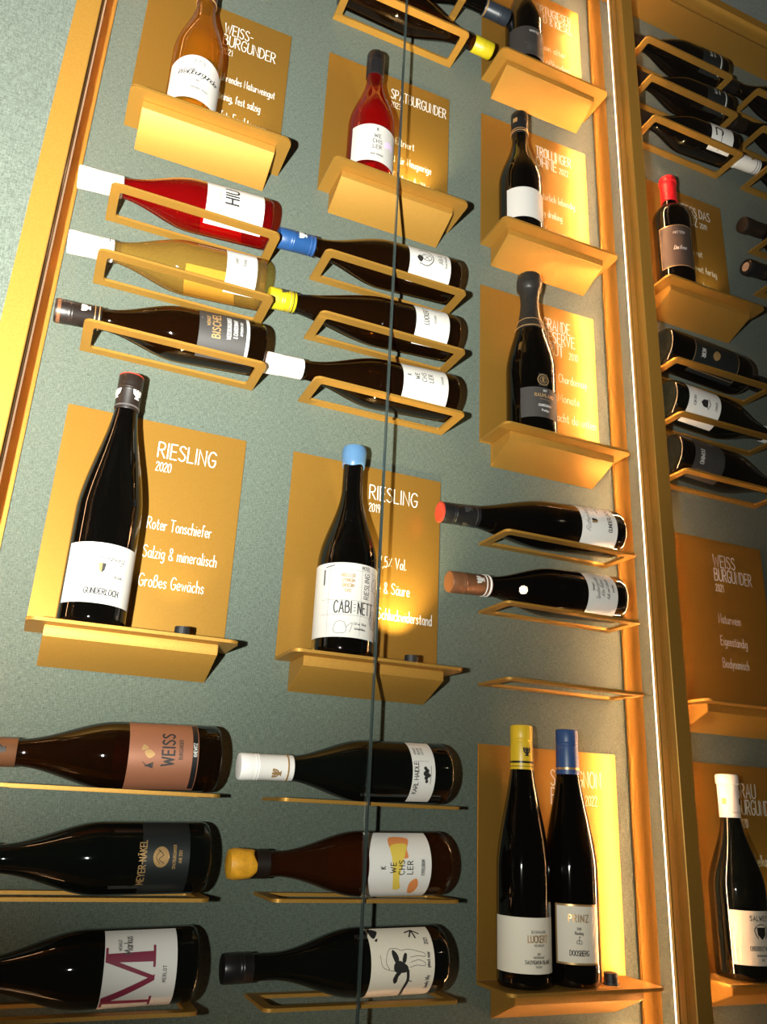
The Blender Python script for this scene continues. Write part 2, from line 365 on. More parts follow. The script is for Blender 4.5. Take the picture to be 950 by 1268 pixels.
# flat rails on the fabric behind the jambs
struct('trim_4', bbox(-.087, -.0545, -.006, -.0006, -1.0, 1.6255, bev=.0012), 'gold')
struct('trim_5', bbox(.8165, .8485, -.006, -.0006, -1.0, 1.6255, bev=.0012), 'gold')
SEAM = .3790
for nm, x0, x1 in (('window_1', -.0655, SEAM-.0008), ('window_2', SEAM+.0008, .8232), ('window_3', .8530, 2.25)):
    p = struct(nm, bbox(x0, x1, -.0865, -.0815, -1.0, 1.6255), 'pane')
    if nm != 'window_3':
        xe = x1 if nm == 'window_1' else x0
        a, b = (xe-.0003, xe+.0004) if nm == 'window_1' else (xe-.0004, xe+.0003)
        e = obj('polished_edge', bbox(a, b, -.0866, -.0814, -1.0, 1.6254), 'edge', p)
def led(label, x, side, mat='led'):
    """LED profile on the side of a post: a slim housing with a glowing lens facing into the bay"""
    t = thing('light_strip', label, 'light strip', (x, -.0590, 0), 'warm light strips along the posts')
    x0, x1 = sorted((-side*.0002, side*.0004))
    obj('housing', bbox(x0, x1, -.0014, .0016, -1.0, 1.6125), 'gold', t)
    x0, x1 = sorted((side*.0004, side*.0026))
    o = obj('diffuser', bbox(x0, x1, -.0014, -.0006, -1.0, 1.612), mat+'_edge', t); o['label'] = 'softly glowing opal lip'
    o = obj('lens', ([(side*.0013, -.0006, -1.0), (side*.0007, .0014, -1.0), (side*.0007, .0014, 1.612), (side*.0013, -.0006, 1.612)], [(3, 2, 1, 0) if side < 0 else (0, 1, 2, 3)]), mat, t); o['label'] = 'glowing lens'
led('thin warm light line down the inner edge of the left gold jamb', -.0677, 1, 'led_left')
led('bright thin white light line down the left edge of the gold middle post', .8240, -1)
led('warm light line on the far side of the gold middle post, lighting the right bay', .8515, 1, 'led_right')

# ------------------------------------------------------------------ shelves with their signs
COL = [-.0130, .2785, .5685, .9015, 1.1920]
W = .2255
def ZK(k): return -.1925+.365*k
RD = .078           # shelf and rack depth
def sign_text(title, year, body, yr_after=None):
    out = []; x = {'GRANDE': .1210, 'WEISS-': .1185}.get(title[0][0], .1145)
    for i, (txt, wd) in enumerate(title): out.append((text_lines(txt, x, .238-.0238*i, .0205, width=wd), .00165))
    ys = .238-.0238*(len(title)-1)
    if yr_after is not None: out.append((text_lines(year, x+yr_after, ys, .0125, ws=1.0), .00105))
    elif year: out.append((text_lines(year, x, ys-.0185, .0118), .00105))
    for i, t in enumerate(body):
        if t: out.append((text_lines(t[0], x, (.1425, .1060, .0700)[i], .0150, ws=.95, width=t[1]), .00108))
    return out
def shelf(L, z, label, title, year, body, yr_after=None, lampx=.166, lamp_power=0.21):
    lab = label.replace('gold shelf with the ', '').split(' sign')[0]
    sg = thing('sign', 'gold metal sign panel lettered '+lab+(', nearest the left jamb' if L < 0 else ', behind the glass seam' if L < .3 else ', right of the post' if L > .8 else ', left of the post'), 'sign', (L, 0, z))
    bp = obj('panel', bbox(0, W, -.0022, -.0004, .0042, .285, bev=.0005), 'gold_satin', sg)
    for ln, wd in sign_text(title, year, body, yr_after):
        V, Fc = ribbons(ln, wd)
        o = obj('lettering', ([(x, -.0024-o, y) for x, y, o in V], Fc), 'lettering', bp); o['label'] = 'white hand-lettered line'
    t = thing('wine_shelf', label.replace('gold shelf with the', 'gold shelf under the'), 'shelf', (L, 0, z))
    bm = prism(rounded(0, W+.002, -RD, -.0006, .011, 0), 0, .0038, 'z'); obj('tray', bm, 'gold', t)
    br = prism([(-.0006, -.0001), (-.058, -.0001), (-.058, -.0115), (-.0572, -.0127), (-.0006, -.0370)], .0195, .2075, 'x', bev=.0009)
    obj('bracket', br, 'gold', t, smooth=True, autosm=35)
    bm = bmesh.new()
    for r, z0, z1 in ((.0108, .0038, .0058), (.0088, .0058, .0170)):
        q = bmesh.ops.create_cone(bm, cap_ends=True, segments=24, radius1=r, radius2=r*.97, depth=z1-z0)['verts']
        for p in q: p.co += Vector((lampx, -.047, (z0+z1)/2))
    sl = obj('spot_lamp', bm, 'black', t); sl['label'] = 'small black spotlight'
    if lamp_power:
        lamp('shelf_spot', 'SPOT', (L+lampx-.001, -.047, z+.0195), (L+lampx-.016, -.002, z+.190), lamp_power, (1, .80, .38), .004, 84, 1)
    return t
shelf(COL[0], ZK(1), 'gold shelf with the RIESLING 2020 sign listing Roter Tonschiefer', [('RIESLING', .0735)], '2020',
      [('Roter Tonschiefer', .079), ('Salzig & mineralisch', .090), ('Großes Gewächs', .078)], lamp_power=0.7)
shelf(COL[1], ZK(1), 'gold shelf with the RIESLING 2019 sign, behind the seam of the glass', [('RIESLING', .0735)], '2019',
      [('nur 7,5% Vol.', .060), ('Süße & Säure', .066), ('kein Schluckwiderstand', .101)], lamp_power=7.5)
shelf(COL[2], ZK(2), 'gold shelf with the GRANDE RESERVE BRUT 2010 sign', [('GRANDE', .053), ('RESERVE', .062), ('BRUT', .038)], '2010',
      [('100% Chardonnay', .083), ('120 Monate', .067), ('gemacht da unten', .098)], yr_after=.050, lamp_power=0.18)
shelf(COL[2], ZK(3), 'gold shelf with the TROLLINGER 2022 sign, above the sparkling wine', [('TROLLINGER', .076), ('OHNE', .044)], '2022',
      [('Natürlich lebendig', .081), ('Easy drinking', .052), ('Kühl servieren', .06)], yr_after=.050, lamp_power=0.8)
shelf(COL[1], ZK(3), 'gold shelf with the SPÄTBURGUNDER sign, carrying a rosé bottle', [('SPÄTBURGUNDER', .104)], '2023',
      [('unfiltriert', .046), ('gut für Neugierige', .079), ('& Fortgeschrittene', .084)], lamp_power=5.0)
shelf(COL[0], ZK(3), 'gold shelf with the hyphenated WEISS-BURGUNDER 2021 sign, at the top left', [('WEISS-', .045), ('BURGUNDER', .084)], '2021',
      [('Führendes Naturweingut', .090), ('Steinig, fest salzig', .070), ('Reifste Fruchtaromen', .083)], lamp_power=0.7)
shelf(COL[2], ZK(0), 'gold shelf with the SAUVIGNON 2022 sign, carrying two tall bottles', [('SAUVIGNON', .083), ('BLANC', .050)], '2022',
      [None, None, None], yr_after=.056, lamp_power=0.18)
shelf(COL[2], ZK(4), 'gold shelf with the PORTUGIESER sign, at the top beside the post', [('PORTUGIESER', .090), ('SAND & KIESEL', .092)], '2022',
      [('wie ein alter', .074), ('V. Lößboden', .082), None], lamp_power=0.24)
shelf(COL[3], ZK(1), 'gold shelf with the WEISS BURGUNDER 2021 sign and no bottle', [('WEISS', .047), ('BURGUNDER', .081)], '2021',
      [('Naturwein', .046), ('Eigenständig', .056), ('Biodynamisch', .055)], lamp_power=0.036)
shelf(COL[3], ZK(3), 'gold shelf with the KREGS DAS KREUZ sign, carrying a red-capped bottle', [('KREGS DAS', .078), ('KREUZ', .044)], '2019',
      [('Cuvée rot'.replace('é', 'e'), .048), ('noch weit rassige'.replace('rassige', 'fertig'), .080), ('Holzausbau', .062)], yr_after=.050, lamp_power=0.8)
shelf(COL[3], ZK(0), 'gold shelf with the GRAU BURGUNDER 2020 sign, at the lower right corner', [('GRAU', .040), ('BURGUNDER', .082)], '2020',
      [('Muschelkalkboden', .086), None, None], lamp_power=0.8)

# ------------------------------------------------------------------ racks for lying bottles
RT = .0036
def rack_bm():
    bm = bmesh.new()
    out = rounded(0, W, -RD, -.0006, .009, .0); 
    inn = rounded(.012, W-.012, -.0645, -.0135, .004, .004)
    # outer has fewer back points; bridge with the same count by sampling
    def resample(pts, n=120):
        d = [0]; P = pts+[pts[0]]
        for a, b in zip(P, P[1:]): d.append(d[-1]+math.hypot(a[0]-b[0], a[1]-b[1]))
        return P, d
    # quads built from matching angles: connect by bmesh fill instead
    for z in (0, -RT):
        vo = [bm.verts.new((x, y, z)) for x, y in out]; vi = [bm.verts.new((x, y, z)) for x, y in inn]
        e = [bm.edges.new((vo[i], vo[(i+1) % len(vo)])) for i in range(len(vo))]+[bm.edges.new((vi[i], vi[(i+1) % len(vi)])) for i in range(len(vi))]
        bmesh.ops.triangle_fill(bm, use_beauty=True, edges=e)
        if z == 0: to, ti = vo, vi
        else:
            for A, B in ((to, vo), (ti, vi)):
                for i in range(len(A)):
                    j = (i+1) % len(A); bm.faces.new((A[i], A[j], B[j], B[i]))
    return bm
rack_mesh = None
def rack(L, z, label):
    global rack_mesh
    if rack_mesh is None:
        o = obj('bottle_rack', rack_bm(), 'gold'); rack_mesh = o.data
    else:
        o = bpy.data.objects.new('bottle_rack', rack_mesh); C.collection.objects.link(o)
    o.location = (L, 0, z); o['label'] = label; o['category'] = 'bottle rack'; o['group'] = 'gold ring racks on the fabric wall'

# ------------------------------------------------------------------ bottles
def profile(R, L, rn, kind):
    """(r, s) from the base upwards, up to the lip"""
    sb, sn, pw = {'burgundy': (.42, .78, 1.0), 'schlegel': (.44, .86, 1.25), 'bordeaux': (.60, .74, .8), 'champagne': (.40, .80, 1.1)}[kind]
    pts = [(0, .006), (R*.55, .004), (R*.80, .0), (R*.93, .0012), (R*.985, .004), (R, .009)]
    for k in range(1, 4): pts.append((R, .009+(L*sb-.009)*k/3))
    for k in range(1, 15):
        t = k/14
        f = .5*(1+math.cos(PI*t))
        if kind == 'schlegel': f = .45*f+.55*(1-t**1.15)
        elif kind == 'champagne': f = .65*f+.35*(1-t**1.3)
        elif kind == 'bordeaux': f = (1-t**2.6)**.8 if t < 1 else 0
        else: f = .75*f+.25*(1-t**1.2)
        pts.append((rn+(R-rn)*f, L*(sb+(sn-sb)*t)))
    pts += [(rn*.98, L*.90), (rn, L*.965), (rn*1.06, L*.97), (rn*1.06, L*.995), (rn*.9, L)]
    return pts
def radius_at(pts, s):
    for (r0, a), (r1, b) in zip(pts[4:], pts[5:]):
        if a <= s <= b and b > a: return r0+(r1-r0)*(s-a)/(b-a)
    return pts[-1][0]
def lathe(pts, seg=48, cap=True):
    V, Fc = [], []
    for r, s in pts:
        for k in range(seg): V.append((r*math.sin(2*PI*k/seg), -r*math.cos(2*PI*k/seg), s))
    for i in range(len(pts)-1):
        for k in range(seg): Fc.append((i*seg+k, i*seg+(k+1) % seg, (i+1)*seg+(k+1) % seg, (i+1)*seg+k))
    if cap: Fc.append(tuple(range(seg))[::-1]); Fc.append(tuple((len(pts)-1)*seg+k for k in range(seg)))
    bm = bmesh.new(); vs = [bm.verts.new(v) for v in V]
    for f in Fc:
        try: bm.faces.new([vs[i] for i in f])
        except ValueError: pass
    bmesh.ops.remove_doubles(bm, verts=bm.verts, dist=1e-6)
    return bm
class Lab:
    """artwork on a label; u along the circumference (m, from the label centre), v up (m, from its lower edge)"""
    def __init__(s): s.items = []
    def t(s, txt, u, v, h, ink='ink', wt=None, ws=1.2, gap=1.8, align='c', width=None, rot=0, slant=0):
        ln = text_lines(txt, 0, 0, h, ws, gap, align, width, slant)
        c, q = math.cos(rot), math.sin(rot)
        s.items.append((ink, 'l', [[(u+x*c-y*q, v+x*q+y*c) for x, y in p] for p in ln], min(1.6*(wt or h*.13), h*.16))); return s
    def l(s, pts, wt=.0004, ink='ink', sm=False):
        s.items.append((ink, 'l', [catmull(pts) if sm else pts], wt)); return s
    def f(s, pts, ink='ink', sm=True):
        s.items.append((ink, 'f', catmull(list(pts)+[pts[0]], 4)[:-1] if sm else pts, 0)); return s
    def frame(s, u0, u1, v0, v1, wt=.0006, ink='gold_ink'): return s.l([(u0, v0), (u1, v0), (u1, v1), (u0, v1), (u0, v0)], wt, ink)
    def eagle(s, u, v, h, ink='ink'):
        k = h/10
        P = lambda *a: [(u+x*k, v+y*k) for x, y in a]
        s.l(P((0, -4), (0, 4)), k*2.4, ink); s.l(P((-4, 4), (-3.2, 0), (-1, -2)), k*1.6, ink); s.l(P((4, 4), (3.2, 0), (1, -2)), k*1.6, ink)
        s.l(P((-2.6, 4.4), (-1.6, 1)), k*1.2, ink); s.l(P((2.6, 4.4), (1.6, 1)), k*1.2, ink); s.l(P((-2, -4.5), (0, -3), (2, -4.5)), k*1.3, ink); return s
    def build(s, place, parent):
        inks = {}
        for ink, kd, d, wt in s.items: inks.setdefault(ink, []).append((kd, d, wt))
        layer = 0
        for ink, its in inks.items():
            V, Fc = [], []
            for kd, d, wt in its:
                if kd == 'l':
                    d = [dense(p) for p in d]; v2, f2 = ribbons(d, wt); n = len(V); V += v2; Fc += [tuple(i+n for i in f) for f in f2]
                else: slicefill(list(d), V, Fc)
            layer += 1
            obj('artwork' if ink.endswith('wash') else 'print', ([place(p[0], p[1], .00018+.00016*layer+(p[2] if len(p) > 2 else 0)) for p in V], Fc), ink, parent)
def wrap(R, phi0, s0, off=0, prof=None):
    def place(u, v, o):
        r = R if prof is None else radius_at(prof, s0+v)
        a = phi0+u/R; q = r+off+o
        return (q*math.sin(a), -q*math.cos(a), s0+v)
    return place
def patch(name, R, phi0, half, s0, s1, mat, parent, off=.0002, seg=28, prof=None, nv=1, top=None):
    pl = wrap(R, phi0, s0, 0, prof); V, Fc = [], []
    for j in range(nv+1):
        for i in range(seg+1):
            x = -1+2*i/seg; h = (s1-s0)*j/nv
            if top and j == nv: h += top*(1-x*x)
            V.append(pl(x*half*R, h, off))
    for j in range(nv):
        for i in range(seg): a = j*(seg+1)+i; Fc.append((a, a+1, a+seg+2, a+seg+1))
    return obj(name, (V, Fc), mat, parent, smooth=True)
def bottle(label, glass, R, L, kind, cap, cap_len, rn=.0135, labels=(), cap_art=None, cap_top=None, cap_bands=(), cap_style='screw', pos=None, lie=None, roll=0, group=None, has_cap=True, cap_end=None):
    """labels: (phi0_deg, half_deg, s0, s1, paper, Lab)"""
    t = thing('wine_bottle', label, 'wine bottle', (0, 0, 0), group)
    pr = profile(R, L, rn, kind)
    obj('glass_body', lathe(pr), glass, t, smooth=True, autosm=50)
    rc = rn*1.09
    if has_cap:
        s0 = L-cap_len
        if cap_style == 'screw':
            cpts = [(radius_at(pr, s0)+.0006, s0), (max(rc, radius_at(pr, s0)+.0006), s0+.001), (rc, L-.020), (rc*1.02, L-.0195), (rc*.985, L-.0185), (rc, L-.0175), (rc*1.02, L-.0165), (rc*.99, L-.0155), (rc*1.015, L-.013), (rc*1.015, L+.0002), (rc*.97, L+.0016), (rc*.85, L+.002)]
        elif cap_style == 'foil':
            cpts = [(max(rc, radius_at(pr, s0+(L-s0)*k/8)+.0006), s0+(L-.014-s0)*k/8) for k in range(9)]+[(rc, L-.0125), (rc*1.1, L-.0115), (rc*1.1, L-.001), (rc*1.02, L+.001), (rc*.9, L+.0014)]
        elif cap_style == 'wax':
            cpts = [(radius_at(pr, s0)+.0004, s0), (radius_at(pr, s0)+.0014, s0+.001), (rc*1.04, s0+.006), (rc*1.10, L-.010), (rc*1.12, L-.004), (rc*1.02, L+.002), (rc*.7, L+.0035)]
        elif cap_style == 'sparkling':
            cpts = [(radius_at(pr, s0)+.0006, s0)]+[(radius_at(pr, s0+cap_len*k/10)+.0007, s0+cap_len*k/10) for k in range(1, 7)]+[(rc*1.04, L-.030), (rc*1.12, L-.026), (rc*1.30, L-.022), (rc*1.34, L-.008), (rc*1.22, L+.002), (rc*.7, L+.0045)]
        cpo = obj('capsule', lathe(cpts, 40), cap, t, smooth=True, autosm=40)
        if cap_style == 'wax' and L > 0:
            for v in cpo.data.vertices:
                if v.co.z < s0+.002: v.co.z += .0022*math.sin(3*math.atan2(v.co.y, v.co.x)+label.__len__())
        if cap_top:
            ct = obj('cap_top', lathe([(rc*1.02, L+.0004), (rc*1.02, L+.0018), (rc*.9, L+.0026)], 32), cap_top, cpo); ct['label'] = 'coloured top disc of the capsule'
        for f, ln, ink in cap_bands:
            q = s0+f*cap_len; rr = max(rc, radius_at(pr, q)+.0006)
            obj('band', lathe([(rr+.0001, q), (rr+.0006, q+.0002), (rr+.0006, q+ln), (rr+.0001, q+ln+.0002)], 40, False), ink, cpo, smooth=True, autosm=40)
        if cap_art:
            cap_art.build(wrap(rc, math.radians(roll)+cap_art.phi, s0, .0006), cpo)
    if cap_end:
        rr = rn*1.06
        ce = obj('cork', lathe([(rn*.72, L-.004), (rn*.72, L+.0012), (rn*.6, L+.0016)], 24), cap_end, t)
    for (ph, half, s0, s1, paper, art, *ex) in labels:
        top = ex[0] if ex else None
        lb = patch(ex[1] if len(ex) > 1 else 'label', R, math.radians(ph+roll), math.radians(half), s0, s1, paper, t, top=top)
        if art: art.build(wrap(R, math.radians(ph+roll), s0), lb)
    if pos is not None: t.location = pos
    if lie is not None:
        (bx, by, bz), tilt, direction = lie
        t.location = (bx, by, bz)
        # axis: towards -x (direction -1) or +x, dipping by tilt
        t.rotation_euler = (0, -PI/2-tilt if direction < 0 else PI/2+tilt, 0)
    return t
def capart(phi_deg=0):
    a = Lab(); a.phi = math.radians(phi_deg); return a

YB = -.0390
def stand(col, k, x, R): return (x, YB, ZK(k)+.0040)
TR = .0038
# ---- standing bottles ----------------------------------------------------------
b = Lab(); b.frame(-.006, .006, .062, .070, .0005, 'grey_ink').l([(-.003, .064), (0, .069), (.003, .064)], .0006, 'ink').l([(-.008, .063), (-.006, .070)], .0005, 'grey_ink').l([(.008, .063), (.006, .070)], .0005, 'grey_ink')
b.t('Weißburgunder', 0, .042, .0105, 'ink', .0006, 1.0, .5, width=.062, slant=.25).t('2021', 0, .031, .003, 'pale_ink').t('TROCKEN · PFALZ', .004, .018, .0032, 'grey_ink', .0003)
bottle('golden white wine bottle with script label, on the top left WEISS- shelf', 'honey_glass', .0365, .290, 'burgundy', 'plum_cap', .062, labels=[(2, 72, .012, .078, 'soft_paper', b, .012), (180, 30, .012, .08, 'soft_paper', None, None, 'back_label')],
       cap_bands=[(0.02, .0025, 'gold_ink')], cap_style='foil', pos=stand(0, 3, .0700, 0))
def wechsler(extra=0, sc=1.0):
    q = Lab(); q.t('K', 0, .058*sc, .0058*sc, 'ink', .0006).t('·', 0, .0525*sc, .004)
    for i, s_ in enumerate(('WE', 'CHS', 'LER')): q.t(s_, 0, (.045-.0105*i)*sc, .0068*sc, 'ink', .0006, 1.5, 3)
    q.t('·', 0, .019*sc, .004); return q
q = wechsler(); q.f([(.012, .030), (.022, .036), (.030, .032), (.030, .044), (.020, .046), (.012, .040)], 'lilac_ink').t('ROSÉ TROCKEN'.replace('É', 'E'), 0, .011, .0028, 'grey_ink', .0003)
bottle('red rosé bottle with black screw cap and white label, standing on the SPÄTBURGUNDER shelf', 'rose_glass', .0375, .265, 'burgundy', 'black_cap', .048, labels=[(-4, 66, .016, .086, 'soft_paper', q), (180, 34, .02, .08, 'soft_paper', None, None, 'back_label')], pos=stand(1, 3, .3480, 0))
q = Lab().t('WINTER', .006, .055, .005, 'white_ink', .0007, 1.3, 2.5)
for i in range(4): q.t(('nicht nur fur kalte tage', 'ein roter fur alle', 'handlese und ruhe', 'unfiltriert gefullt')[i], 0, .026-.005*i, .0026, 'pale_ink', .0003)
bottle('dark red wine bottle with charcoal label, standing on the PORTUGIESER shelf', 'dark_glass', .0345, .285, 'burgundy', 'black_cap', .05, labels=[(-10, 70, .014, .082, 'grey_paper', q)], pos=stand(2, 4, .6370, 0))
bottle('dark bottle with blank white label, standing on the TROLLINGER shelf', 'dark_glass', .0368, .262, 'burgundy', 'black_cap', .046, labels=[(-4, 66, .016, .076, 'soft_paper', None)], cap_bands=[(.06, .0012, 'gold_ink'), (.16, .0008, 'gold_ink')],
       cap_art=capart(-62).f([(-.004, .022), (.004, .022), (.004, .031), (-.004, .031)], 'gold_ink', False), pos=stand(2, 3, .6245, 0))
q = Lab().t('RAUMLAND', .003, .034, .0055, 'gold_ink', .0007, 1.4, 2.4).t('SEKT', .003, .043, .003, 'white_ink', .0005).l([(-.006, .030), (.012, .030)], .0004, 'gold_ink').t('CHARDONNAY', .003, .018, .0036, 'white_ink', .0005).t('Prestige', .003, .010, .0036, 'white_ink', .0005)
cr = Lab().l([(.009*math.cos(a*.5236), .011+.009*math.sin(a*.5236)) for a in range(13)], .0012, 'gold_ink').l([(.0055*math.cos(a*.5236), .011+.0055*math.sin(a*.5236)) for a in range(13)], .0007, 'gold_ink').t('R', 0, .0075, .007, 'gold_ink', .0008)
t5 = bottle('sparkling wine bottle with foil neck and dark label, on the GRANDE RESERVE shelf', 'dark_glass', .0385, .290, 'champagne', 'foil', .105, rn=.0142, labels=[(-6, 52, .020, .070, 'grey_paper', q)], cap_bands=[(.03, .0010, 'gold_ink'), (.17, .0007, 'gold_ink')], cap_style='sparkling', pos=stand(2, 2, .6385, 0))
crest = patch('crest', .0385, math.radians(-5), .2, .072, .094, 'black_paper', t5, off=.0001); cr.build(wrap(.0385, math.radians(-5), .072), crest)
def gunderloch():
    q = Lab().l([(-.004, .058), (-.001, .062), (.002, .057), (.006, .060)], .0004, 'pale_ink', True)
    q.t('Rothenberg', 0, .048, .008, 'pale_ink', .0004, 1.0, .6, width=.040, slant=.25)
    q.f([(-.0075, .045), (.0005, .045), (-.0005, .037), (-.0035, .034), (-.0065, .037)], 'ink', False).f([(-.0075, .045), (-.0035, .045), (-.0035, .034), (-.0065, .037)], 'gold_ink', False)
    q.l([(.002, .040), (.026, .038)], .0003, 'pale_ink').t('RIESLING', .016, .030, .0028, 'pale_ink', .0003)
    return q.t('GUNDERLOCH', 0, .010, .0064, 'ink', .0007, 1.25, 1.6)
bottle('tall slim bottle with red-topped cap and GUNDERLOCH label, on the RIESLING 2020 shelf', 'dark_glass', .0372, .314, 'schlegel', 'brown_cap', .046, labels=[(6, 74, .022, .090, 'soft_paper', gunderloch())], cap_top='redtop', cap_bands=[(.08, .0016, 'pale_ink')],
       cap_art=capart(36).eagle(0, .020, .013, 'white_ink').eagle(-.026, .020, .013, 'white_ink'), pos=stand(0, 1, .0532, 0))
q = Lab()
for v in (.0845, .046, .0275): q.l([(-.040, v), (.045, v)], .0003, 'grey_ink')
for u in (-.030, .012, .030): q.l([(u, .003), (u, .0915)], .0003, 'grey_ink')
q.t('CABI', -.011, .030, .0145, 'ink', .00095, 1.0, 1.6, width=.0215).t('NETT', .0195, .030, .0145, 'ink', .00095, 1.0, 1.6, width=.0225)
for i in range(3): q.l([(.0030, .033+.004*i), (.0050, .033+.004*i)], .0008, 'grey_ink')
q.t('RIESLING', .0235, .050, .0075, 'grey_ink', .0006, width=.032, rot=PI/2, align='l').t('MOSEL', .018, .0865, .0045, 'grey_ink', .0005)
for i, s_ in enumerate(('DAS', 'NIEDORF', 'WEINGUT', 'KETTERN')): q.t(s_, -.006, .060+.0065*i, .0042, 'gold_ink', .0006, rot=PI)
for k in range(5): q.l([(.036+(.003+.0022*k)*math.cos(a*.5236)*.8, .026+(.003+.0022*k)*math.sin(a*.5236)) for a in range(13)], .0006, 'grey_ink')
q.l([(.036+.009*math.cos(a*.5236)*.8, .070+.009*math.sin(a*.5236)) for a in range(13)], .0006, 'grey_ink').l([(.028, .062), (.044, .078)], .0006, 'grey_ink')
q.l([(-.042, .055), (-.032, .050), (-.038, .040), (-.030, .034), (-.040, .028)], .0006, 'pink_ink', True).l([(-.041, .060), (-.034, .066)], .0006, 'pink_ink')
q.l([(-.020, .006), (-.018, .018), (-.008, .018), (-.006, .006), (-.020, .006)], .0005, 'grey_ink', True).l([(-.006, .012), (.002, .018), (-.001, .006)], .0005, 'grey_ink', True).t('7,5% vol  750 ml', .012, .016, .0026, 'pale_ink', .0003).t('Gutsabfullung', .012, .010, .0026, 'pale_ink', .0003)
q.l([(-.038, .066), (-.038, .084)], .0022, 'grey_ink').l([(-.036, .088), (-.024, .090)], .0012, 'grey_ink')
bottle('bottle with sky-blue wax top and busy CABINETT label, on the RIESLING 2019 shelf', 'dark_glass', .0388, .284, 'burgundy', 'sky_wax', .026, rn=.0138, labels=[(-8, 100, .020, .1135, 'soft_paper', q), ], cap_style='wax', pos=stand(1, 1, .3530, 0))
q = Lab().t('BERNHARD', .017, .043, .003, 'pale_ink', .0003, 1.3, 4).t('LUCKERT', .016, .0335, .0072, 'gold_ink', .0008, 1.2, 1.4).t('WEINGUT', .017, .029, .0025, 'grey_ink', .0003, 1.3, 4)
q.t('2022', .016, .020, .0022, 'grey_ink', .0003).t('MUSCHELKALK', .016, .0165, .0022, 'grey_ink', .0003).t('SAUVIGNON BLANC', .016, .0105, .0040, 'grey_ink', .0005).t('TROCKEN', .016, .0065, .0022, 'pale_ink', .0003)
bottle('tall slim bottle with yellow cap and LUCKERT label, left one on the SAUVIGNON shelf', 'dark_glass', .0335, .303, 'schlegel', 'ochre_cap', .054, labels=[(-29, 76, .018, .078, 'cream_paper', q)], cap_bands=[(.06, .0008, 'black_cap'), (.14, .0028, 'black_cap')],
       cap_art=capart(-6).eagle(0, .022, .011), pos=stand(2, 0, .6130, 0))
q = Lab().frame(-.0285, .0285, .001, .0655, .0022, 'gold_ink').t('PRINZ', 0, .047, .0078, 'gold_ink', .0011, 1.4, 3.0).t('2018', 0, .038, .0028, 'grey_ink', .0003).t('Riesling', 0, .033, .0034, 'grey_ink', .0004)
q.l([(-.003, .023), (-.003, .026), (0, .027), (.003, .026), (.003, .023), (-.003, .023)], .0006, 'ink').l([(0, .023), (0, .031), (.0015, .030)], .0007, 'ink').t('DOOSBERG', 0, .010, .0055, 'grey_ink', .0006, 1.2, 1.2)
bottle('slim bottle with navy cap and gold-framed PRINZ label, right one on the SAUVIGNON shelf', 'dark_glass', .0335, .303, 'schlegel', 'navy_cap', .056, labels=[(-22, 50, .026, .0925, 'cream_paper', q)], cap_bands=[(.10, .0030, 'gold_ink')], pos=stand(2, 0, .6850, 0))
q = Lab().frame(-.0315, .0315, .001, .089, .0016, 'gold_ink').t('MITTEN', .004, .070, .0052, 'white_ink', .0009, 1.5, 2.2).t('Das Kreuz', .004, .036, .0078, 'white_ink', .0006, 1, .8, slant=.25)
bottle('red-capped bottle with brown gold-edged label, on the KREGS DAS KREUZ shelf', 'dark_glass', .0335, .254, 'bordeaux', 'red_cap', .056, labels=[(-31, 54, .034, .124, 'brown_paper', q)], cap_style='foil', pos=stand(3, 3, .9555, 0))
q = Lab().t('SALWEY', -.002, .054, .0058, 'ink', .0007, 1.4, 3).f([(-.007, .046), (.007, .046), (.0065, .037), (0, .031), (-.0065, .037)], 'ink', False)
for s_ in (-1, 1): q.l([(s_*.0075, .047), (s_*.0105, .043), (s_*.009, .037), (s_*.006, .033)], .0012, 'ink', True)
q.l([(-.006, .048), (0, .0500), (.006, .048)], .0010, 'ink').t('OBERROTWEIL', -.002, .018, .0050, 'ink', .0006, 1.3, 1.8).t('GRAUBURGUNDER', -.002, .011, .0022, 'grey_ink', .0003).t('2020', -.002, .006, .0022, 'grey_ink', .0003)
bottle('white-capped bottle with SALWEY label, on the GRAU BURGUNDER shelf', 'green_glass', .0378, .262, 'burgundy', 'white_cap', .058, labels=[(-2, 62, .020, .086, 'cream_paper', q)], cap_style='foil', cap_art=capart(-10).f([(-.012, .018), (-.018, .018), (-.018, .026), (-.012, .026)], 'gold_ink', False).f([(.006, .018), (.012, .018), (.012, .026), (.006, .026)], 'grey_ink', False).t('S A L W E Y', 0, .006, .0022, 'pale_ink', .0003), pos=stand(3, 0, .9640, 0))

